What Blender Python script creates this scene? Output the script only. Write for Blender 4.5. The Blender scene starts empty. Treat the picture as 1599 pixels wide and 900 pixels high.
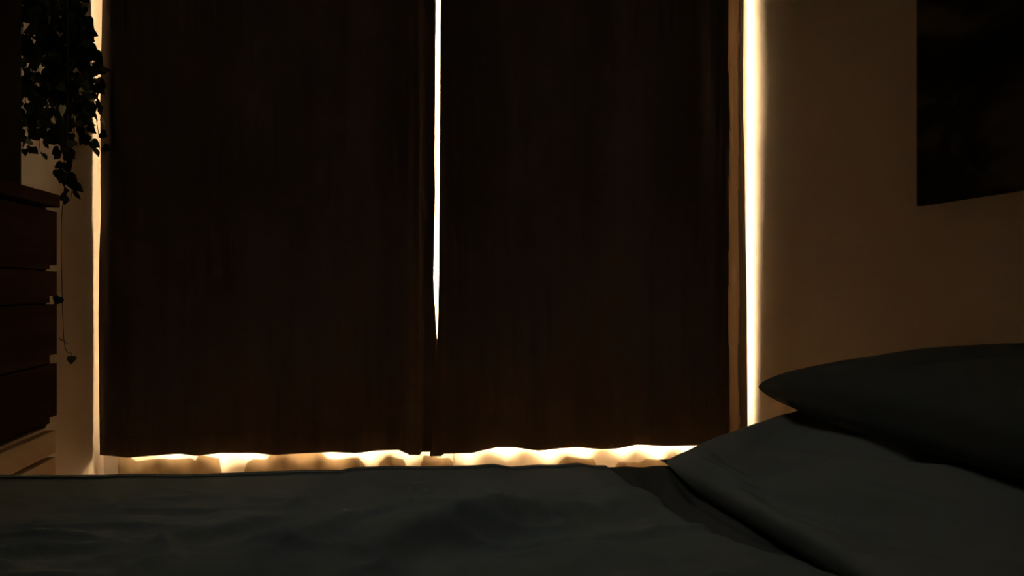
import bpy, bmesh, math, random
from mathutils import Vector, noise, Matrix

# ------------------------------------------------------------------ camera
FPX, TH, ZC = 1500.0, math.radians(7.6), 0.88
SN, CS = math.sin(TH), math.cos(TH)
scn = bpy.context.scene
COL = scn.collection
cam_d = bpy.data.cameras.new('camera'); cam_d.sensor_width = 36.0
cam_d.lens = FPX / 1599.0 * 36.0
cam_d.clip_start = 0.02
cam = bpy.data.objects.new('camera', cam_d); COL.objects.link(cam)
cam.location = (0, 0, ZC)
cam.rotation_euler = (math.radians(90), 0, -TH)
scn.camera = cam

# ------------------------------------------------------------------ light
SKY = (1.0, 0.695, 0.36)          # warm low daylight outside the window
SKY_STRENGTH = 165.0
w = bpy.data.worlds.new('outdoor_sky'); scn.world = w; w.use_nodes = True
bg = w.node_tree.nodes['Background']
bg.inputs[0].default_value = (*SKY, 1); bg.inputs[1].default_value = SKY_STRENGTH
pd = bpy.data.lights.new('window_portal', 'AREA'); pd.shape = 'RECTANGLE'
pd.size, pd.size_y = 2.14, 1.98
pd.cycles.is_portal = True
po = bpy.data.objects.new('window_portal', pd); COL.objects.link(po)
po.location = (0.27, 3.93, 1.21); po.rotation_euler = (math.radians(-90), 0, 0)
# very dim fill light added above the bed, no real lamp there
fd = bpy.data.lights.new('bed_fill_light', 'AREA'); fd.shape = 'RECTANGLE'
fd.size, fd.size_y = 0.5, 0.5; fd.energy = 0.34; fd.color = (1.0, 0.98, 0.90); fd.spread = math.radians(65)
fo = bpy.data.objects.new('bed_fill_light', fd); COL.objects.link(fo)
fo.location = (-0.45, 1.55, 2.35); fo.rotation_euler = Vector((0.75, -0.2, -1.85)).to_track_quat('-Z', 'Y').to_euler()
scn.view_settings.view_transform = 'Standard'
scn.view_settings.look = 'None'
scn.view_settings.gamma = 1.0
scn.view_settings.exposure = 0.0
scn.view_settings.use_curve_mapping = False
scn.cycles.use_denoising = True
scn.cycles.max_bounces = 14
scn.cycles.diffuse_bounces = 10
scn.cycles.transparent_max_bounces = 16
scn.cycles.sample_clamp_indirect = 0
scn.cycles.caustics_reflective = False
scn.cycles.use_adaptive_sampling = False

# ------------------------------------------------------------------ helpers
def ray(px, py):
    u = (px - 799.5) / FPX; v = (450 - py) / FPX
    return Vector((SN + u * CS, CS - u * SN, v))
def at_y(px, py, Y):
    r = ray(px, py); k = Y / r.y
    return Vector((r.x * k, Y, ZC + r.z * k))
def at_z(px, py, z):
    r = ray(px, py); k = (z - ZC) / r.z
    return Vector((r.x * k, r.y * k, z))
def at_x(px, py, X):
    r = ray(px, py); k = X / r.x
    return Vector((X, r.y * k, ZC + r.z * k))
def pxof(x, y):
    return 799.5 + FPX * (x * CS - y * SN) / (x * SN + y * CS)
def sstep(a, b, x):
    t = max(0.0, min(1.0, (x - a) / (b - a))); return t * t * (3 - 2 * t)
def interp(pts, x):
    if x <= pts[0][0]: return pts[0][1]
    for (a, va), (b, vb) in zip(pts, pts[1:]):
        if x <= b:
            t = (x - a) / (b - a); t = t * t * (3 - 2 * t) * 0.5 + t * 0.5
            return va + (vb - va) * t
    return pts[-1][1]
def nz(x, y, z=0.0, o=3):
    return noise.fractal(Vector((x, y, z)), 1.0, 2.0, o)

def mk(name, bm, mat, parent=None, smooth=True):
    me = bpy.data.meshes.new(name)
    bmesh.ops.recalc_face_normals(bm, faces=bm.faces) if smooth != 'raw' else None
    bm.to_mesh(me); bm.free()
    if smooth:
        for p in me.polygons: p.use_smooth = True
    if mat: me.materials.append(mat)
    o = bpy.data.objects.new(name, me); COL.objects.link(o)
    if parent:
        o.parent = parent; o.location = -parent.location if parent.parent is None else Vector()
    return o
def empty(name, loc, label, cat, group=None):
    o = bpy.data.objects.new(name, None); COL.objects.link(o); o.location = loc
    o.empty_display_size = 0.05
    o['label'] = label; o['category'] = cat
    if group: o['group'] = group
    return o
def tag(o, label, cat, group=None):
    o['label'] = label; o['category'] = cat
    if group: o['group'] = group
    return o
def struct(o):
    o['kind'] = 'structure'; return o
def box(bm, x0, x1, y0, y1, z0, z1, bev=0.0):
    b = bmesh.new()
    bmesh.ops.create_cube(b, size=1)
    for v in b.verts:
        v.co = Vector(((x0 + x1) / 2 + v.co.x * (x1 - x0), (y0 + y1) / 2 + v.co.y * (y1 - y0), (z0 + z1) / 2 + v.co.z * (z1 - z0)))
    if bev: bmesh.ops.bevel(b, geom=b.edges[:], offset=bev, segments=2, affect='EDGES', profile=0.6)
    me = bpy.data.meshes.new('t'); b.to_mesh(me); b.free(); bm.from_mesh(me); bpy.data.meshes.remove(me)
def boxo(name, mat, dims, parent=None, bev=0.0):
    bm = bmesh.new(); box(bm, *dims, bev=bev)
    return mk(name, bm, mat, parent, smooth=False)
def tube(bm, pts, r, seg=8):
    rings = []
    for i, p in enumerate(pts):
        a = pts[max(0, i - 1)]; b = pts[min(len(pts) - 1, i + 1)]
        d = (Vector(b) - Vector(a)).normalized()
        s = d.cross(Vector((0, 0, 1)))
        if s.length < 1e-3: s = d.cross(Vector((0, 1, 0)))
        s.normalize(); t = d.cross(s)
        rr = r[i] if isinstance(r, (list, tuple)) else r
        rings.append([bm.verts.new(Vector(p) + (s * math.cos(k * 2 * math.pi / seg) + t * math.sin(k * 2 * math.pi / seg)) * rr) for k in range(seg)])
    for A, B in zip(rings, rings[1:]):
        for k in range(seg):
            bm.faces.new((A[k], A[(k + 1) % seg], B[(k + 1) % seg], B[k]))
    bm.faces.new(rings[0][::-1]); bm.faces.new(rings[-1])
def lathe(bm, prof, cx, cy, seg=32):
    rings = [[bm.verts.new((cx + r * math.cos(k * 2 * math.pi / seg), cy + r * math.sin(k * 2 * math.pi / seg), z)) for k in range(seg)] for r, z in prof]
    for A, B in zip(rings, rings[1:]):
        for k in range(seg):
            bm.faces.new((A[k], A[(k + 1) % seg], B[(k + 1) % seg], B[k]))
    bm.faces.new(rings[0][::-1]); bm.faces.new(rings[-1])

# ------------------------------------------------------------------ materials
def new_mat(name):
    m = bpy.data.materials.new(name); m.use_nodes = True
    nt = m.node_tree; nt.nodes.clear()
    out = nt.nodes.new('ShaderNodeOutputMaterial')
    return m, nt, out
def noise_mat(name, c1, c2, scale=8.0, rough=0.8, bump=0.0, bscale=120.0, stretch=(1, 1, 1), spec=0.2, detail=4):
    m, nt, out = new_mat(name)
    N = nt.nodes.new; L = nt.links.new
    b = N('ShaderNodeBsdfPrincipled'); b.inputs['Roughness'].default_value = rough
    b.inputs['Specular IOR Level'].default_value = spec
    tc = N('ShaderNodeTexCoord'); mp = N('ShaderNodeMapping'); mp.inputs['Scale'].default_value = stretch
    L(tc.outputs['Object'], mp.inputs[0])
    n = N('ShaderNodeTexNoise'); n.inputs['Scale'].default_value = scale; n.inputs['Detail'].default_value = detail
    L(mp.outputs[0], n.inputs[0])
    r = N('ShaderNodeValToRGB'); r.color_ramp.elements[0].position = 0.3; r.color_ramp.elements[1].position = 0.7
    r.color_ramp.elements[0].color = (*c1, 1); r.color_ramp.elements[1].color = (*c2, 1)
    L(n.outputs[0], r.inputs[0]); L(r.outputs[0], b.inputs['Base Color'])
    if bump:
        n2 = N('ShaderNodeTexNoise'); n2.inputs['Scale'].default_value = bscale
        L(mp.outputs[0], n2.inputs[0])
        bp = N('ShaderNodeBump'); bp.inputs['Strength'].default_value = bump; bp.inputs['Distance'].default_value = 0.002
        L(n2.outputs[0], bp.inputs['Height']); L(bp.outputs[0], b.inputs['Normal'])
    L(b.outputs[0], out.inputs[0])
    return m
def cloth_mat(name, c, trans, tcol, clear=0.0, weave=900.0):
    """thin cloth: diffuse front, some light carried through, optional open weave"""
    m, nt, out = new_mat(name)
    N = nt.nodes.new; L = nt.links.new
    d = N('ShaderNodeBsdfDiffuse'); t = N('ShaderNodeBsdfTranslucent')
    tc = N('ShaderNodeTexCoord'); n = N('ShaderNodeTexNoise'); n.inputs['Scale'].default_value = 3.0
    mp = N('ShaderNodeMapping'); mp.inputs['Scale'].default_value = (2.5, 2.5, 0.12)
    L(tc.outputs['Object'], mp.inputs[0]); L(mp.outputs[0], n.inputs[0])
    r = N('ShaderNodeValToRGB'); r.color_ramp.elements[0].position = 0.3; r.color_ramp.elements[1].position = 0.7
    r.color_ramp.elements[0].color = (*[k * 0.85 for k in c], 1); r.color_ramp.elements[1].color = (*[min(1, k * 1.15) for k in c], 1)
    L(n.outputs[0], r.inputs[0]); L(r.outputs[0], d.inputs[0])
    t.inputs[0].default_value = (*tcol, 1)
    mx = N('ShaderNodeMixShader'); mx.inputs[0].default_value = trans
    L(d.outputs[0], mx.inputs[1]); L(t.outputs[0], mx.inputs[2])
    last = mx
    if clear:
        tr = N('ShaderNodeBsdfTransparent'); m2 = N('ShaderNodeMixShader'); m2.inputs[0].default_value = clear
        L(mx.outputs[0], m2.inputs[1]); L(tr.outputs[0], m2.inputs[2]); last = m2
    L(last.outputs[0], out.inputs[0])
    return m

M_wall = noise_mat('wall_plaster', (0.46, 0.43, 0.435), (0.49, 0.46, 0.465), 2.5, 0.9, 0.25, 60, spec=0.1)
M_ceil = noise_mat('ceiling_paint', (0.45, 0.44, 0.43), (0.48, 0.47, 0.46), 3, 0.95, spec=0.1)
M_trim = noise_mat('white_paint', (0.70, 0.66, 0.60), (0.75, 0.71, 0.65), 5, 0.5, spec=0.3)
M_black = cloth_mat('dark_curtain_cloth', (0.125, 0.092, 0.072), 0.5, (0.0180, 0.0178, 0.0205))
M_edge_glow = cloth_mat('curtain_edge_glow', (0.20, 0.115, 0.06), 0.5, (0.150, 0.118, 0.095))  # edge glow put into a lighter, more translucent cloth colour
M_sheer = cloth_mat('sheer_cloth', (0.75, 0.70, 0.62), 0.62, (0.75, 0.70, 0.62), clear=0.18)
M_shade = cloth_mat('sheer_shade_cloth', (0.52, 0.43, 0.33), 0.5, (0.26, 0.20, 0.14))  # darker cloth standing in for shadow patches low on the sheer
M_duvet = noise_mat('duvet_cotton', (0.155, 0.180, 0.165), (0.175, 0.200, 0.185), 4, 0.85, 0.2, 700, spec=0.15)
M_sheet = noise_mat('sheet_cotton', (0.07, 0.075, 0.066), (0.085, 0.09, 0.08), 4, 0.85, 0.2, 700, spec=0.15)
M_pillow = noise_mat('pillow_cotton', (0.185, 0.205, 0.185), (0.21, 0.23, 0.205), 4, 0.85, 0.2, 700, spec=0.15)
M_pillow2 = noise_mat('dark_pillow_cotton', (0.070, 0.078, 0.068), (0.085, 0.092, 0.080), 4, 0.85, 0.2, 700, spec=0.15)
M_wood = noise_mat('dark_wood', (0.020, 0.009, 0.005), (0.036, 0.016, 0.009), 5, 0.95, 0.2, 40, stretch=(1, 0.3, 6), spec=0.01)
M_lit_wood = noise_mat('lit_wood', (0.34, 0.20, 0.11), (0.46, 0.29, 0.16), 5, 0.6, 0.2, 40, stretch=(1, 0.3, 6), spec=0.2)  # paler than the dark wood to carry light spilling under the hem
M_leaf = noise_mat('ivy_leaf', (0.02, 0.04, 0.015), (0.05, 0.08, 0.03), 30, 0.5, spec=0.3)
M_stem = noise_mat('ivy_stem', (0.04, 0.035, 0.02), (0.06, 0.05, 0.03), 30, 0.7)
M_pot = noise_mat('dark_ceramic', (0.012, 0.010, 0.009), (0.016, 0.014, 0.012), 6, 1.0, spec=0.0)
M_cord = noise_mat('cord_fibre', (0.2, 0.16, 0.11), (0.25, 0.2, 0.14), 80, 0.9)
M_soil = noise_mat('soil', (0.02, 0.015, 0.01), (0.05, 0.035, 0.025), 60, 0.95)
M_metal = noise_mat('rod_metal', (0.05, 0.045, 0.04), (0.07, 0.06, 0.05), 20, 0.4, spec=0.5)
M_mattress = noise_mat('mattress_ticking', (0.5, 0.48, 0.44), (0.55, 0.53, 0.49), 8, 0.9)

def planks_mat():
    m, nt, out = new_mat('floor_boards'); N = nt.nodes.new; L = nt.links.new
    b = N('ShaderNodeBsdfPrincipled'); b.inputs['Roughness'].default_value = 0.35
    tc = N('ShaderNodeTexCoord'); mp = N('ShaderNodeMapping'); mp.inputs['Rotation'].default_value = (0, 0, math.pi / 2)
    br = N('ShaderNodeTexBrick'); br.inputs['Scale'].default_value = 1.0
    br.inputs['Color1'].default_value = (0.62, 0.46, 0.31, 1); br.inputs['Color2'].default_value = (0.56, 0.40, 0.26, 1)
    br.inputs['Mortar'].default_value = (0.03, 0.02, 0.01, 1)
    br.inputs['Mortar Size'].default_value = 0.004; br.inputs['Brick Width'].default_value = 1.4; br.inputs['Row Height'].default_value = 0.12
    L(tc.outputs['Object'], mp.inputs[0]); L(mp.outputs[0], br.inputs[0]); L(br.outputs[0], b.inputs['Base Color'])
    L(b.outputs[0], out.inputs[0]); return m
M_floor = planks_mat()

def glass_mat():
    m, nt, out = new_mat('window_glass'); N = nt.nodes.new; L = nt.links.new
    tr = N('ShaderNodeBsdfTransparent'); tr.inputs[0].default_value = (0.95, 0.96, 0.95, 1)
    gl = N('ShaderNodeBsdfGlossy'); gl.inputs['Roughness'].default_value = 0.02
    fr = N('ShaderNodeFresnel'); fr.inputs[0].default_value = 1.45
    mx = N('ShaderNodeMixShader'); L(fr.outputs[0], mx.inputs[0]); L(tr.outputs[0], mx.inputs[1]); L(gl.outputs[0], mx.inputs[2])
    L(mx.outputs[0], out.inputs[0]); return m
M_glass = glass_mat()

# ------------------------------------------------------------------ room
XL, XR, YB, YF, ZT = -1.0, 1.386, 3.62, -1.7, 2.6
WX0, WX1, WZ0, WZ1 = -0.91, 1.34, 0.275, 2.20      # window opening
T = 0.30
struct(boxo('floor', M_floor, (XL - T, XR + T, YF - T, YB + T, -0.1, 0.0)))
struct(boxo('ceiling', M_ceil, (XL - T, XR + T, YF - T, YB + T, ZT, ZT + 0.1)))
struct(boxo('wall_left', M_wall, (XL - T, XL, YF - T, YB + T, 0, ZT)))
struct(boxo('wall_right', M_wall, (XR, XR + T, YF - T, YB + T, 0, ZT)))
struct(boxo('wall_front', M_wall, (XL, XR, YF - T, YF, 0, ZT)))
bm = bmesh.new()
box(bm, XL, WX0, YB, YB + T, 0, ZT); box(bm, WX1, XR, YB, YB + T, 0, ZT)
box(bm, WX0, WX1, YB, YB + T, 0, WZ0); box(bm, WX0, WX1, YB, YB + T, WZ1, ZT)
struct(mk('wall_back', bm, M_wall, smooth=False))
bm = bmesh.new()
box(bm, XL, XR, YB - 0.014, YB, 0, 0.09, 0.003)
struct(mk('baseboard_back', bm, M_trim, smooth=False))
struct(boxo('baseboard_right', M_trim, (XR - 0.014, XR, YF, YB - 0.014, 0, 0.09)))
struct(boxo('baseboard_left', M_trim, (XL, XL + 0.014, YF, YB - 0.014, 0, 0.09)))
struct(boxo('baseboard_front', M_trim, (XL + 0.014, XR - 0.014, YF, YF + 0.014, 0, 0.09)))

struct(boxo('added_light_blocker', noise_mat('blocker_dark', (0.06, 0.05, 0.045), (0.08, 0.07, 0.06), 4, 0.9), (-1.05, -0.93, YB + T, 6.2, 0, ZT)))  # unseen wall added to dim the daylight on the window's left

# window: frame with two casements, glass, sill
win = bpy.data.objects.new('window_1', None); COL.objects.link(win); win.location = ((WX0 + WX1) / 2, YB + 0.2, WZ0); struct(win)
bm = bmesh.new(); f = 0.05; y0, y1 = YB + 0.17, YB + 0.23
box(bm, WX0, WX0 + f, y0, y1, WZ0, WZ1); box(bm, WX1 - f, WX1, y0, y1, WZ0, WZ1)
box(bm, WX0 + f, WX1 - f, y0, y1, WZ0, WZ0 + f); box(bm, WX0 + f, WX1 - f, y0, y1, WZ1 - f, WZ1)
mk('window_frame', bm, M_trim, win, smooth=False)
mid = (WX0 + WX1) / 2
for a, b in ((WX0 + f, mid), (mid, WX1 - f)):
    bm = bmesh.new(); g = 0.045; y2, y3 = YB + 0.18, YB + 0.22
    z0, z1 = WZ0 + f, WZ1 - f
    box(bm, a, a + g, y2, y3, z0, z1); box(bm, b - g, b, y2, y3, z0, z1)
    box(bm, a + g, b - g, y2, y3, z0, z0 + g); box(bm, a + g, b - g, y2, y3, z1 - g, z1)
    s = mk('casement', bm, M_trim, win, smooth=False)
    bm = bmesh.new(); box(bm, a + g, b - g, YB + 0.198, YB + 0.202, z0 + g, z1 - g)
    mk('pane', bm, M_glass, s, smooth=False).location = (0, 0, 0)
bm = bmesh.new(); box(bm, WX0, WX1, YB, YB + 0.17, WZ0, WZ0 + 0.015)
mk('window_sill', bm, M_trim, win, smooth=False)

# ------------------------------------------------------------------ curtains
def grid_cloth(name, fn, nu, nv, mat, thick=0.003, parent=None):
    bm = bmesh.new()
    V = [[bm.verts.new(fn(i / nu, j / nv)) for i in range(nu + 1)] for j in range(nv + 1)]
    for j in range(nv):
        for i in range(nu):
            bm.faces.new((V[j][i], V[j][i + 1], V[j + 1][i + 1], V[j + 1][i]))
    o = mk(name, bm, mat, parent)
    if thick:
        s = o.modifiers.new('thickness', 'SOLIDIFY'); s.thickness = thick; s.offset = 0
    return o

YC = 3.46
ZTOPC = 2.565
HEM_L = [(155, 711), (170, 712), (200, 715), (240, 712), (280, 709), (306, 712), (345, 708), (395, 708), (430, 711), (470, 708.5), (520, 706.5), (555, 708), (590, 704), (622, 703), (634, 708), (640, 711), (655, 711), (658, 706), (676, 706), (686, 706)]
HEM_R = [(670, 713), (689, 713), (692, 709), (735, 708), (755, 703), (775, 699), (800, 699), (840, 704), (880, 700), (900, 699), (940, 702), (960, 701), (995, 695), (1040, 697), (1080, 696), (1167, 694)]
EDGE_LL = [(-350, 161), (0, 160), (150, 157), (280, 157), (330, 158), (400, 155), (500, 154), (600, 155), (712, 156)]
EDGE_LR = [(-350, 679), (0, 680), (250, 678.5), (300, 679), (430, 676.5), (455, 677), (500, 680), (540, 683), (600, 686), (712, 684)]
EDGE_RL = [(-350, 690), (0, 688), (130, 687), (250, 686.5), (450, 685), (500, 684), (540, 682.5), (600, 680), (700, 673), (713, 671)]
EDGE_RR = [(-350, 1163), (0, 1161), (100, 1160), (180, 1160), (240, 1162), (300, 1163), (500, 1166), (640, 1167), (712, 1167)]

def folds(px, py, seed):
    # depth of the pleats in metres, broad soft waves that tighten towards the hem
    s = 0.0
    drift = 14 * nz(py * 0.0016, seed, 3.1, 2)
    x = px + drift
    s += 0.016 * math.sin(x / 19.0 + seed) * (0.55 + 0.45 * nz(px * 0.006, seed * 2))
    s += 0.022 * math.sin(x / 37.0 + seed * 2.3)
    s += 0.009 * math.sin(x / 10.5 + seed * 1.7 + 1.5 * nz(px * 0.01, seed)) * max(0.0, nz(px * 0.011, seed * 3, py * 0.0007, 2) + 0.35)
    s += 0.006 * nz(px * 0.05, py * 0.002, seed, 3)
    s += 0.0035 * nz(px * 0.12, py * 0.012, seed + 5, 2) * sstep(560, 715, py)
    return s
def curtain(name, EL, ER, HEM, seed, nu, nv, label, u0=0.0, u1=1.0, yfun=None, mat=M_black):
    def fn(a, b):
        t = u0 + (u1 - u0) * a
        k = b ** 0.9
        # first pass: find the row in the photo's frame at this column, hem to rail
        px = interp(EL, 712) * (1 - t) + interp(ER, 712) * t
        pyh = interp(HEM, px)
        ptop = -450.0
        py = pyh + (ptop - pyh) * k
        px = interp(EL, py) * (1 - t) + interp(ER, py) * t
        p = at_y(px, py, YC)
        z = p.z
        y = YC + folds(px, py, seed) * 1.25 + (yfun(px, py) if yfun else 0)
        q = at_y(px, py, y)
        return Vector((q.x, y, min(q.z, ZTOPC)))
    return grid_cloth(name, fn, nu, nv, mat, 0.003)
def y_left(px, py):
    r = 0.0
    r -= 0.05 * sstep(600, 640, px) * (1 - sstep(655, 662, px))       # narrow pleat beside the opening
    r -= 0.045 * sstep(663, 684, px)
    r += 0.035 * (1 - sstep(157, 175, px))
    return r
def y_right(px, py):
    r = 0.0
    r -= 0.045 * (1 - sstep(688, 712, px))
    r += 0.055 * sstep(1130, 1168, px) ** 1.3
    return r
cl = curtain('curtain', EDGE_LL, EDGE_LR, HEM_L, 1.3, 300, 110, '', yfun=y_left)
tag(cl, 'left dark brown blackout curtain panel hanging beside the ivy', 'curtain', 'dark blackout curtains')
cr = curtain('curtain', EDGE_RL, EDGE_RR, HEM_R, 4.7, 300, 110, '', yfun=y_right)
tag(cr, 'right dark brown blackout curtain panel hanging next to the painting wall', 'curtain', 'dark blackout curtains')

# strip near the right panel's outer edge, brown glow put into its cloth colour
cr.data.materials.append(M_edge_glow)
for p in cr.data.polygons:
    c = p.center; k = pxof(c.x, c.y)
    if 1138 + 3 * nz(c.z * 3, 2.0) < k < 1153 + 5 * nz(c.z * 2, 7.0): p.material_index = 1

# stitched hem line: a narrow raised seam along each panel
def seam(parent, HEM, EL, ER, a, b, seed, yfun):
    bm = bmesh.new(); pts = []
    n = 160
    for i in range(n + 1):
        px = a + (b - a) * i / n
        hy = interp(HEM, px) - 31 - 3 * nz(px * 0.02, seed)
        y = YC + folds(px, hy, seed) * 1.25 + yfun(px, hy)
        p = at_y(px, hy, y); pts.append(Vector((p.x, y - 0.003, p.z)))
    tube(bm, pts, 0.0012, 5)
    return mk('hem_seam', bm, M_black, parent)
seam(cl, HEM_L, EDGE_LL, EDGE_LR, 165, 630, 1.3, y_left)
seam(cr, HEM_R, EDGE_RL, EDGE_RR, 740, 1140, 4.7, y_right)

# sheer curtains behind, long enough to show under the dark ones
SHADE_TOP = [(150, 700), (198, 706), (212, 716), (216, 719), (296, 717), (303, 722), (307, 713), (344, 714), (350, 745), (378, 745), (386, 722), (398, 716), (414, 717), (419, 716), (421, 706), (500, 707), (512, 716), (560, 716), (566, 722), (574, 736), (588, 736), (594, 722), (604, 716), (630, 717), (638, 738), (654, 738), (662, 712), (700, 714), (720, 740), (860, 740), (874, 722), (886, 714), (925, 716), (938, 736), (958, 734), (966, 722), (1000, 724), (1010, 716), (1060, 716), (1180, 712)]
def sheer(x0, x1, seed, label):
    def surf(x, z):
        y = 3.555 + 0.018 * math.sin(x * 46 + seed + 0.8 * math.sin(z * 0.9 + x * 5)) + 0.012 * math.sin(x * 17 + seed * 3) + 0.006 * nz(x * 9, z * 1.2, seed)
        return min(y, 3.594)
    def fn(a, b):
        x = x0 + (x1 - x0) * a; z = 0.035 + (2.55 - 0.035) * b + 0.006 * math.sin(x * 21 + seed)
        return Vector((x, surf(x, z), z))
    o = grid_cloth('sheer_curtain', fn, 260, 40, M_sheer, 0)
    tag(o, label, 'curtain', 'sheer curtains behind the dark ones')
    # darker band with an uneven top, shadow patches on the sheer put into cloth
    def fb(a, b):
        x = x0 + (x1 - x0) * a
        px = pxof(x, 3.55); yt = interp(SHADE_TOP, px)
        top = at_y(px, yt, 3.55).z
        z = 0.037 + (top - 0.037) * b
        return Vector((x, surf(x, z) - 0.003, z))
    grid_cloth('shade_band', fb, 400, 12, M_shade, 0, o)
    return o
sheer(-0.935, 0.254, 0.4, 'pale sheer curtain glowing below the left dark curtain')
sheer(0.26, 1.345, 2.1, 'pale sheer curtain glowing below the right dark curtain')

rod = empty('curtain_rail', (0.2, YC, ZT), 'slim metal curtain rail fixed to the ceiling above the dark curtains', 'curtain rail')
boxo('rail', M_metal, (XL + 0.01, XR - 0.01, YC - 0.012, YC + 0.012, 2.575, 2.599), rod)
boxo('sheer_rail', M_metal, (XL + 0.01, XR - 0.01, 3.545, 3.565, 2.575, 2.599), rod)

# ------------------------------------------------------------------ bed
BX0, BX1, BY0, BY1 = -0.68, 1.365, 0.20, 1.76
bed = empty('bed', ((BX0 + BX1) / 2, (BY0 + BY1) / 2, 0), 'low double bed with dark bedding in the foreground', 'bed')
boxo('bed_base', M_wood, (BX0, BX1, BY0, BY1, 0.10, 0.26), bed, 0.01)
boxo('mattress', M_mattress, (BX0 + 0.01, BX1 - 0.01, BY0 + 0.01, BY1 - 0.01, 0.26, 0.475), bed, 0.03)
for x in (BX0 + 0.06, BX1 - 0.06):
    for y in (BY0 + 0.06, BY1 - 0.06):
        bm = bmesh.new(); tube(bm, [(x, y, 0.1), (x, y, 0)], [0.03, 0.02], 12); mk('leg', bm, M_wood, bed)

def segdist(px, py, pts):
    """signed distance (pixels of plan /1 m) to a polyline in plan; positive on its left; plus the parameter"""
    best = (1e9, 0, 0); acc = 0; tot = sum((pts[i + 1] - pts[i]).length for i in range(len(pts) - 1))
    p = Vector((px, py))
    for i in range(len(pts) - 1):
        a, b = pts[i], pts[i + 1]; d = b - a; L = d.length
        t = max(0, min(1, (p - a).dot(d) / (L * L)))
        q = a + d * t; r = (p - q).length
        if r < abs(best[0]):
            s = d.x * (p.y - a.y) - d.y * (p.x - a.x)
            best = (math.copysign(r, s), (acc + L * t) / tot, 0)
        acc += L
    return best[0], best[1]
def plan(pts, z=0.55):
    return [Vector(at_z(x, y, z)[:2]) for x, y in pts]
ZB = 0.54
R1 = plan([(470, 915), (560, 868), (690, 832), (830, 806), (930, 792)])
R2 = plan([(610, 752), (680, 780), (740, 806), (830, 815)])
R3 = plan([(380, 765), (450, 772), (520, 800)])
R4 = plan([(860, 812), (960, 788), (1010, 800)])
R8 = plan([(300, 915), (420, 868), (560, 838), (700, 818)])
R9 = plan([(640, 752), (720, 775), (790, 800), (880, 812)])
R5 = plan([(180, 880), (330, 830), (470, 800)])
R6 = plan([(560, 745), (640, 757), (720, 748), (800, 760)])
R7 = plan([(640, 905), (760, 878), (900, 860), (1040, 862)])
FAR = [(0, 745), (155, 745), (200, 743), (290, 744), (350, 742), (430, 739), (480, 737), (530, 737.5), (555, 733), (620, 731), (660, 731.5), (700, 731), (740, 730), (770, 727.5), (800, 732), (840, 729), (870, 729), (905, 726), (930, 730), (960, 730), (1010, 729), (1040, 728)]
YE = 1.78
def bedz(x, y):
    z = ZB
    z += 0.014 * nz(x * 2.2, y * 2.6, 0.3, 2)
    z += 0.008 * nz(x * 6 + y * 3, y * 9 - x * 2, 2.2, 3)
    z += 0.004 * abs(nz(x * 14 + y * 9, y * 20, 5.2, 3))
    # pinched drag lines running out from the pressed middle of the bed
    wv = nz(x * 3.2 - y * 1.1 + 0.4 * nz(x * 2, y * 2, 8), y * 7.0 + x * 1.5, 7.7, 2)
    z += 0.010 * (1 - min(1, abs(wv) * 5)) ** 1.6 * sstep(-0.1, 0.5, nz(x * 1.5, y * 1.8, 3.3, 2) + 0.25)
    for pts, h, wd, side in ((R1, 0.030, 0.13, 1), (R2, 0.009, 0.035, -1), (R3, 0.009, 0.035, 1), (R4, 0.005, 0.07, 1), (R5, 0.012, 0.06, 1), (R6, 0.007, 0.03, 1), (R7, 0.010, 0.07, -1), (R8, 0.010, 0.06, 1), (R9, 0.008, 0.03, 1)):
        d, t = segdist(x, y, pts)
        env = math.sin(math.pi * max(0.0, min(1.0, t))) ** 1.0 if 0 < t < 1 else 0
        d *= side
        # asymmetric ridge: gentle on its far side, steep on the near side
        k = math.exp(-(d / wd) ** 2) if d > 0 else math.exp(-(d / (wd * 0.35)) ** 2)
        z += 1.5 * h * env * k
    return z
def far_z(x):
    px = pxof(x, YE); py = interp(FAR, px)
    return at_y(px, py, YE).z
XE = [(0.0, 0.50), (0.6, 0.505), (0.9, 0.50), (1.077, 0.518), (1.30, 0.49), (1.50, 0.455), (1.78, 0.433), (1.9, 0.43)]
EDGEP = plan([(958, 741), (1013, 777), (1097, 823), (1160, 853), (1287, 896), (1340, 915)], 0.535)
EDGEY = sorted([(p.y, p.x) for p in EDGEP])
def xedge(y):
    return interp(EDGEY, y)
def duvet_fn(a, b):
    # b: 0 near .. 1 far (last bit drops over the edge); a: 0 foot .. 1 head edge
    yb = BY0 - 0.04 + (YE + 0.02 - BY0 + 0.04) * min(b / 0.9, 1)
    xe = xedge(yb) + 0.008 * nz(yb * 5, 9.0)
    x = BX0 - 0.012 + (xe - BX0 + 0.012) * a
    zt = bedz(x, yb)
    fz = far_z(x)
    kk = sstep(1.45, YE - 0.03, yb)
    z = zt * (1 - kk) + fz * kk
    if kk > 0: z += (1 - kk) * 0
    # roll over the far edge
    if b > 0.9:
        q = (b - 0.9) / 0.1
        ang = min(q / 0.25, 1) * math.pi / 2
        z = fz - 0.02 * (1 - math.cos(ang)) - max(0, q - 0.25) * 0.28
        yb = YE + 0.02 * math.sin(ang) + 0.012 * nz(x * 7, q * 2, 1) * q
    else:
        pass
    # soft rolled lip along the head edge
    d = (xe - x)
    if d < 0.03: z -= 0.016 * (1 - kk) * (1 - d / 0.03) ** 2
    return Vector((x, yb, z))
du = grid_cloth('duvet', duvet_fn, 280, 260, M_duvet, 0)
m = du.modifiers.new('thickness', 'SOLIDIFY'); m.thickness = 0.022; m.offset = -1
tag(du, 'dark grey green rumpled duvet covering the bed up to the pillows', 'duvet')

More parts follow.
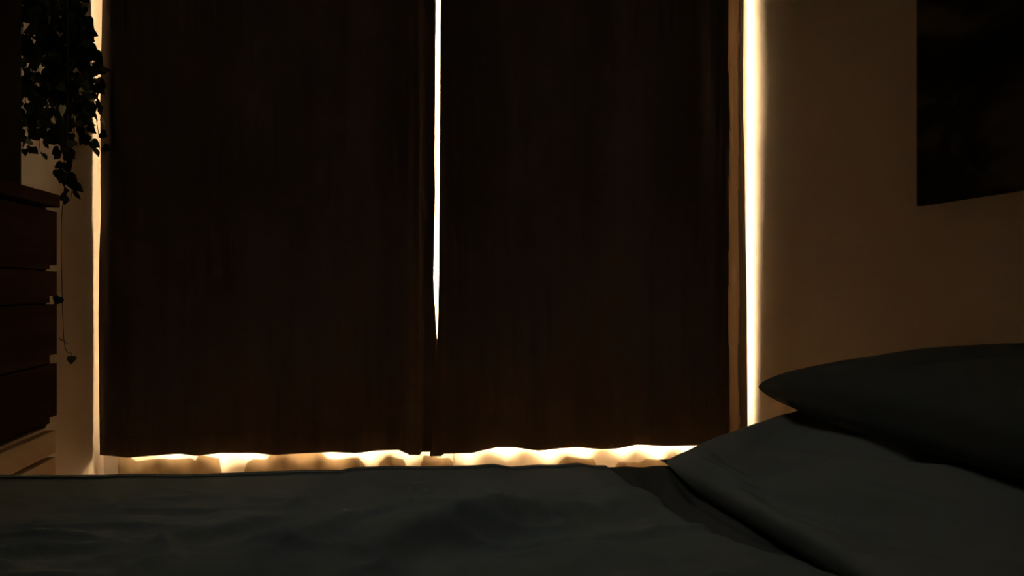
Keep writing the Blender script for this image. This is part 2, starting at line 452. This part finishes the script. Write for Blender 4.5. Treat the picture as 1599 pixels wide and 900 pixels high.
def sheet_fn(a, b):
    yb = BY0 - 0.02 + (YE + 0.0 - BY0 + 0.02) * min(b / 0.93, 1)
    xs = xedge(yb) - 0.06
    x = xs + (BX1 + 0.006 - xs) * a
    px = pxof(x, yb)
    zf = at_y(px, interp(FAR, px), YE).z if px < 1050 else 0.535
    z = 0.512
    if yb > 1.5:
        z += (min(zf, 0.545) - 0.512) * sstep(1.60, 1.77, yb) * sstep(0.36, 0.40, x)
    xe = xedge(yb)
    d = x - xe
    z += 0.007 * math.sin(d * 110 + 3 * nz(yb * 3, x * 3)) * sstep(0.0, 0.03, d) * (1 - sstep(0.16, 0.25, d)) * sstep(0.9, 1.4, yb) * (1 - 0.85 * sstep(1.62, 1.75, yb))
    if d < 0.0: z -= 0.030 * sstep(0.004, 0.02, -d); yb -= 0.03 * sstep(1.6, 1.7, yb) * sstep(0.004, 0.02, -d)
    if b > 0.93:
        q = (b - 0.93) / 0.07
        z -= 0.02 * (1 - math.cos(min(q / 0.3, 1) * math.pi / 2)) + max(0, q - 0.3) * 0.2
        yb += 0.012 * math.sin(min(q / 0.3, 1) * math.pi / 2)
    return Vector((x, yb, z))
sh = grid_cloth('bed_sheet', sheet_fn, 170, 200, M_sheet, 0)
m = sh.modifiers.new('thickness', 'SOLIDIFY'); m.thickness = 0.004; m.offset = -1
tag(sh, 'dark creased bed sheet showing between the duvet edge and lower pillow', 'bed sheet')

def pillow(name, floor_fn, cx, cy, cz, a, b, t, tilt, yaw, roll, mat, seed, ear, creases, label, ex=0.34, bend=0.0, dip=0.0):
    """a: half width (x), b: half length (y), t: half thickness, edges pinched to a seam with pointed corners"""
    bm = bmesh.new(); n, mrow = 130, 190
    top, bot = [], []
    R = Matrix.Rotation(yaw, 4, 'Z') @ Matrix.Rotation(tilt, 4, 'Y') @ Matrix.Rotation(roll, 4, 'X')
    def pt(i, j, s):
        u = -math.cos(math.pi * i / n); v = -math.cos(math.pi * j / mrow)
        x = a * u * (1 - ear * (1 - v * v) ** 0.8 * (abs(u) ** 3) * -0.4 - 0.0)
        x = a * u * (1 - ear * (1 - v * v)); y = b * v * (1 - ear * 0.6 * (1 - u * u))
        h = ((1 - u * u) * (1 - v * v)) ** ex
        z = s * t * h
        k = (1 - u * u) * (1 - v * v)
        if s > 0:
            z += t * 0.05 * nz(u * 1.6 + seed, v * 2.2, seed, 2) * k ** 0.3
        # gathers radiating from the seam
        e = 1 - k ** 0.5
        z += s * t * 0.05 * nz(u * 9 + seed, v * 9, seed + 2, 2) * e * min(1, k * 12)
        for (u1, v1, u2, v2, hh, wd) in creases:
            if s < 0: continue
            A = Vector((u1, v1)); B = Vector((u2, v2)); D = B - A
            tt = (Vector((u, v)) - A).dot(D) / D.length_squared
            if 0 < tt < 1:
                q = A + D * tt; q += Vector((-D.y, D.x)) * 0.06 * math.sin(tt * 5 + seed)
                dd = (Vector((u, v)) - q).length
                z += hh * math.sin(math.pi * tt) * math.exp(-(dd / wd) ** 2) * min(1, k * 6)
        if s > 0: z -= dip * (1 - v ** 4) * min(1, k * 3)
        z -= bend * max(0.0, u + 0.3) ** 2
        q = R @ Vector((x, y, z)) + Vector((cx, cy, cz))
        if s < 0 or k < 0.02: q.z = max(q.z, floor_fn(q.x, q.y))
        return q
    V = {}
    for s in (1, -1):
        for i in range(n + 1):
            for j in range(mrow + 1):
                if s < 0 and (i in (0, n) or j in (0, mrow)):
                    V[(s, i, j)] = V[(1, i, j)]; continue
                V[(s, i, j)] = bm.verts.new(pt(i, j, s))
    for s in (1, -1):
        for i in range(n):
            for j in range(mrow):
                q = (V[(s, i, j)], V[(s, i + 1, j)], V[(s, i + 1, j + 1)], V[(s, i, j + 1)])
                bm.faces.new(q if s > 0 else q[::-1])
    o = mk(name, bm, mat)
    tag(o, label, 'pillow', 'pillows at the head of the bed')
    return o
R_ = math.radians
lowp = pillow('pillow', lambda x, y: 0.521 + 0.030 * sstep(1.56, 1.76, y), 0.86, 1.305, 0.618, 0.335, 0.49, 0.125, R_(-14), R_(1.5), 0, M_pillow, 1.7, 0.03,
       [(-0.97, 0.85, -0.50, -0.6, -0.026, 0.06), (-0.6, 0.75, 0.1, -0.5, -0.022, 0.07), (-0.9, 0.6, -0.60, -0.5, 0.014, 0.05), (-0.99, 0.97, -0.72, 0.1, 0.020, 0.05), (-0.88, 0.95, -0.45, 0.2, -0.020, 0.05), (-0.97, 0.35, -0.7, -0.5, -0.016, 0.04), (-0.75, 0.2, -0.3, -0.8, 0.012, 0.05)],
       'lower grey green pillow lying on the sheet, its creased edge towards the duvet', 0.46, 0.075, 0.070)
from mathutils.bvhtree import BVHTree
_bv = BVHTree.FromPolygons([v.co[:] for v in lowp.data.vertices], [p.vertices[:] for p in lowp.data.polygons])
def on_low(x, y):
    h = _bv.ray_cast(Vector((x, y, 2)), Vector((0, 0, -1)))
    return h[0].z + 0.004 if h[0] is not None else 0.521
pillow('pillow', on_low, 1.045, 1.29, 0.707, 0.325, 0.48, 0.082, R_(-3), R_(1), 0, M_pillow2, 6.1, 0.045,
       [(-0.8, 0.3, 0.3, -0.1, -0.018, 0.07), (-0.97, 0.90, -0.8, 0.4, 0.010, 0.05), (-0.93, 0.80, -0.85, 0.3, -0.010, 0.04), (-0.3, 0.1, 0.5, -0.6, 0.022, 0.07)],
       'upper near black pillow with a pointed corner, resting on the lower pillow', 0.31)

# ------------------------------------------------------------------ painting
PY0, PY1, PZ0, PZ1 = 1.12, 2.305, 1.09, 1.95
paint = empty('painting', (XR, (PY0 + PY1) / 2, PZ0), 'large dark brown painting hanging on the right wall above the pillows', 'painting')
def paint_mat():
    m, nt, out = new_mat('dark_oil_paint'); N = nt.nodes.new; L = nt.links.new
    b = N('ShaderNodeBsdfPrincipled'); b.inputs['Roughness'].default_value = 0.75; b.inputs['Specular IOR Level'].default_value = 0.1
    tc = N('ShaderNodeTexCoord'); mp = N('ShaderNodeMapping'); mp.inputs['Scale'].default_value = (1, 1.3, 3.0)
    mp.inputs['Rotation'].default_value = (R_(9), 0, 0); mp.inputs['Location'].default_value = (0.3, 0.47, 0.12)
    L(tc.outputs['Object'], mp.inputs[0])
    n = N('ShaderNodeTexNoise'); n.inputs['Scale'].default_value = 2.1; n.inputs['Detail'].default_value = 7; n.inputs['Distortion'].default_value = 0.5
    L(mp.outputs[0], n.inputs[0])
    r = N('ShaderNodeValToRGB'); e = r.color_ramp.elements
    e[0].position = 0.44; e[0].color = (0.006, 0.0055, 0.005, 1); e[1].position = 0.62; e[1].color = (0.085, 0.075, 0.062, 1)
    k = e.new(0.50); k.color = (0.02, 0.018, 0.015, 1)
    L(n.outputs[0], r.inputs[0]); L(r.outputs[0], b.inputs['Base Color']); L(b.outputs[0], out.inputs[0]); return m
boxo('canvas', paint_mat(), (XR - 0.032, XR - 0.014, PY0, PY1, PZ0, PZ1), paint, 0.002)
boxo('stretcher', M_wood, (XR - 0.014, XR - 0.001, PY0 + 0.02, PY1 - 0.02, PZ0 + 0.02, PZ1 - 0.02), paint)

# ------------------------------------------------------------------ chest of drawers
DX, DY0, DY1 = -0.704, 1.05, 2.20
ch = empty('chest_of_drawers', (-0.85, (DY0 + DY1) / 2, 0), 'dark wooden chest of drawers with notched fronts against the left wall', 'chest of drawers')
bm = bmesh.new()
x0, x1 = XL + 0.016, DX - 0.022; ZL = 0.578
box(bm, x0, x1, DY0, DY0 + 0.02, ZL, 1.055); box(bm, x0, x1, DY1 - 0.02, DY1, ZL, 1.055)
box(bm, x0, x0 + 0.008, DY0 + 0.02, DY1 - 0.02, ZL, 1.055)
box(bm, x0 + 0.008, x1 - 0.01, DY0 + 0.02, DY1 - 0.02, ZL, ZL + 0.012)
for z in (0.918, 0.848, 0.7195):
    box(bm, x0 + 0.008, x1 - 0.01, DY0 + 0.02, DY1 - 0.02, z - 0.006, z + 0.006)
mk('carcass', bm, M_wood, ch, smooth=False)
boxo('top', M_wood, (XL + 0.002, DX + 0.004, DY0 - 0.012, DY1 + 0.010, 1.055, 1.083), ch, 0.003)
def drawer_front(z0, z1, nh):
    """flat front with a finger notch cut from the lower corner at each end"""
    bm = bmesh.new(); nw = 0.045; g = 0.0
    y0, y1 = DY0 + 0.001, DY1 - 0.001
    prof = [(y0, z1), (y1, z1), (y1, z0 + nh), (y1 - nw, z0 + nh), (y1 - nw, z0), (y0 + nw, z0), (y0 + nw, z0 + nh), (y0, z0 + nh)]
    A = [bm.verts.new((DX - 0.020, y, z)) for y, z in prof]; B = [bm.verts.new((DX, y, z)) for y, z in prof]
    bm.faces.new(A); bm.faces.new(B[::-1])
    for i in range(len(prof)):
        j = (i + 1) % len(prof); bm.faces.new((A[i], A[j], B[j], B[i]))
    return mk('drawer', bm, M_wood, ch, smooth=False)
for z0, z1, nh in ((1.056, 1.0545, 0), (0.9195, 1.045, 0.010), (0.849, 0.9155, 0.014), (0.720, 0.845, 0.017), (0.592, 0.716, 0.012)):
    if z1 > z0:
        if nh == 0: boxo('drawer', M_wood, (DX - 0.020, DX, DY0 + 0.001, DY1 - 0.001, z0, z1), ch, 0.001)
        else: drawer_front(z0, z1, nh)
# added lower chest, light from under the hem put into its pale colour
lc = empty('added_lit_lower_chest', (-0.85, (DY0 + DY1) / 2, 0), 'added lower chest under the dark drawers, hem light put into its pale wood colour', 'added lit lower chest')
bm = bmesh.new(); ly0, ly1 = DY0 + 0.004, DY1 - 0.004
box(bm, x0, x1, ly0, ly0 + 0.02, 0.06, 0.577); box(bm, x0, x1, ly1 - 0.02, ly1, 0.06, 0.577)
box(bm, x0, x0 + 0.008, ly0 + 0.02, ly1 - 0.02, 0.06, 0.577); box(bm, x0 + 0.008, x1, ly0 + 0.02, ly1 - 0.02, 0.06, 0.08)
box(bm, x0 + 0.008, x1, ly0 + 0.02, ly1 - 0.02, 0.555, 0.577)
mk('carcass', bm, M_lit_wood, lc, smooth=False)
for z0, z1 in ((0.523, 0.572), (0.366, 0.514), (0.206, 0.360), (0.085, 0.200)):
    boxo('drawer', M_lit_wood, (DX - 0.020, DX - 0.001, ly0 + 0.001, ly1 - 0.001, z0, z1), lc, 0.002)
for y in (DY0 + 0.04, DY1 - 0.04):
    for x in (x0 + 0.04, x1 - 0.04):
        bm = bmesh.new(); tube(bm, [(x, y, 0.06), (x, y, 0)], [0.02, 0.015], 10); mk('foot', bm, M_lit_wood, lc)
# dark box on top
bx = boxo('small_cabinet', M_pot, (XL + 0.04, -0.722, 1.62, 2.048, 1.083, 1.62), None, 0.006)
tag(bx, 'tall narrow black cabinet standing on the chest of drawers behind the ivy', 'cabinet')

# ------------------------------------------------------------------ ivy
rnd = random.Random(11)
PX, PYY, PZ = -0.80, 2.46, 1.74
ivy = empty('ivy_plant', (PX, PYY, PZ), 'dark trailing ivy hanging in a pot above the chest of drawers', 'plant')
bm = bmesh.new()
lathe(bm, [(0.001, PZ), (0.065, PZ), (0.075, PZ + 0.01), (0.10, PZ + 0.14), (0.108, PZ + 0.145), (0.108, PZ + 0.165), (0.098, PZ + 0.165), (0.094, PZ + 0.14), (0.001, PZ + 0.135)], PX, PYY)
mk('pot', bm, M_pot, ivy)
bm = bmesh.new(); lathe(bm, [(0.001, PZ + 0.137), (0.093, PZ + 0.14), (0.05, PZ + 0.155), (0.001, PZ + 0.158)], PX, PYY); mk('soil', bm, M_soil, ivy)
for k in range(3):
    a = k * 2.094 + 0.4
    bm = bmesh.new(); tube(bm, [(PX + 0.106 * math.cos(a), PYY + 0.106 * math.sin(a), PZ + 0.15), (PX, PYY, 2.35)], 0.002, 6); mk('cord', bm, M_cord, ivy)
bm = bmesh.new(); tube(bm, [(PX, PYY, 2.34), (PX, PYY, ZT)], 0.004, 8); mk('hook', bm, M_metal, ivy)

LEAF = [(0, 0), (0.20, -0.12), (0.42, -0.06), (0.52, 0.14), (0.50, 0.36), (0.36, 0.58), (0.19, 0.80), (0, 1.02), (-0.19, 0.80), (-0.36, 0.58), (-0.50, 0.36), (-0.52, 0.14), (-0.42, -0.06), (-0.20, -0.12)]
def leaf(bm, base, size, rot):
    c = bm.verts.new(base + rot @ Vector((0, 0.38, 0.03)) * size)
    vs = [bm.verts.new(base + rot @ Vector((x, y, -0.10 * (abs(x) * 1.4) ** 2 - 0.06 * max(0, y - 0.5))) * size) for x, y in LEAF]
    for i in range(len(vs)):
        bm.faces.new((c, vs[i], vs[(i + 1) % len(vs)]))
STR = [
    ([(128, -75), (122, 20), (136, 70), (143, 120), (149, 175), (154, 210), (156, 236)], 2.52, 1.0, 12),
    ([(112, -75), (116, 45), (128, 120), (138, 180), (136, 205), (141, 224)], 2.47, 1.0, 11),
    ([(96, -75), (103, 60), (110, 140), (116, 205), (102, 240), (101, 268), (112, 290), (110, 314)], 2.44, 0.9, 12),
    ([(70, -75), (82, 80), (80, 160), (92, 205), (95, 240)], 2.50, 1.0, 11),
    ([(50, -75), (60, 100), (64, 190), (60, 240)], 2.42, 1.0, 11),
    ([(32, -75), (38, 120), (44, 205), (47, 238)], 2.55, 1.0, 12),
    ([(85, -75), (92, 40), (104, 100), (98, 170), (106, 215)], 2.56, 1.0, 10),
    ([(20, -75), (22, 60), (28, 150), (30, 190)], 2.45, 1.0, 11),
    ([(118, -75), (131, 48), (145, 90), (148, 130)], 2.50, 1.1, 12),
    ([(60, -75), (72, 40), (88, 110), (110, 150), (128, 172)], 2.46, 1.0, 11),
    ([(90, -75), (104, 10), (118, 38), (130, 62)], 2.48, 1.0, 12),
    ([(40, -75), (52, 30), (50, 110), (74, 170), (80, 215)], 2.40, 1.0, 10),
    ([(75, -75), (66, 20), (96, 80), (122, 105), (134, 150), (126, 200)], 2.53, 1.0, 11),
    ([(104, -75), (106, 120), (104, 250), (96, 350), (97, 450), (101, 540), (112, 552), (108, 562)], 2.36, 0.8, 48),
]
for pts, Y, sz, step in STR:
    P = [at_y(x, y, Y + 0.02 * math.sin(i * 1.7)) for i, (x, y) in enumerate(pts)]
    rim = Vector((P[0].x - PX, P[0].y - PYY, 0)); rim = rim.normalized() * 0.10 if rim.length > 1e-4 else Vector((0.1, 0, 0))
    path = [Vector((PX, PYY, PZ + 0.15)) + rim * 0.4, Vector((PX, PYY, PZ + 0.185)) + rim, Vector((PX, PYY, PZ + 0.12)) + rim * 1.2] + P
    # smooth (Catmull-Rom)
    S = []
    for i in range(len(path) - 1):
        p0 = path[max(0, i - 1)]; p1 = path[i]; p2 = path[i + 1]; p3 = path[min(len(path) - 1, i + 2)]
        for k in range(6):
            t = k / 6
            S.append(0.5 * ((2 * p1) + (p2 - p0) * t + (2 * p0 - 5 * p1 + 4 * p2 - p3) * t * t + (3 * p1 - p0 - 3 * p2 + p3) * t ** 3))
    S.append(path[-1])
    bm = bmesh.new(); tube(bm, S, [0.0015 * (1 - 0.6 * i / len(S)) for i in range(len(S))], 5)
    vine = mk('vine', bm, M_stem, ivy)
    bm = bmesh.new(); acc = 0; stepm = step / FPX * 2.4 * (1.0 if step > 20 else 0.85)
    for i in range(1, len(S)):
        acc += (S[i] - S[i - 1]).length
        while acc > stepm:
            acc -= stepm
            for side in ((1, -1) if step < 20 else (rnd.choice((1, -1)),)):
                if rnd.random() < 0.25: continue
                s = sz * rnd.uniform(0.020, 0.033) * (0.75 if i > len(S) * 0.9 else 1)
                ang = rnd.gauss(math.pi, 0.55) + side * 0.6
                rot = Matrix.Rotation(rnd.gauss(0, 0.6), 3, 'Z') @ Matrix.Rotation(R_(90) + rnd.gauss(0.25, 0.4), 3, 'X') @ Matrix.Rotation(ang, 3, 'Z')
                off = Vector((side * rnd.uniform(0.003, 0.013), rnd.uniform(-0.02, 0.01), rnd.uniform(-0.008, 0.006)))
                leaf(bm, S[i] + off, s, rot)
    fo_ = mk('foliage', bm, M_leaf, vine, smooth='raw'); fo_.location = (0, 0, 0)
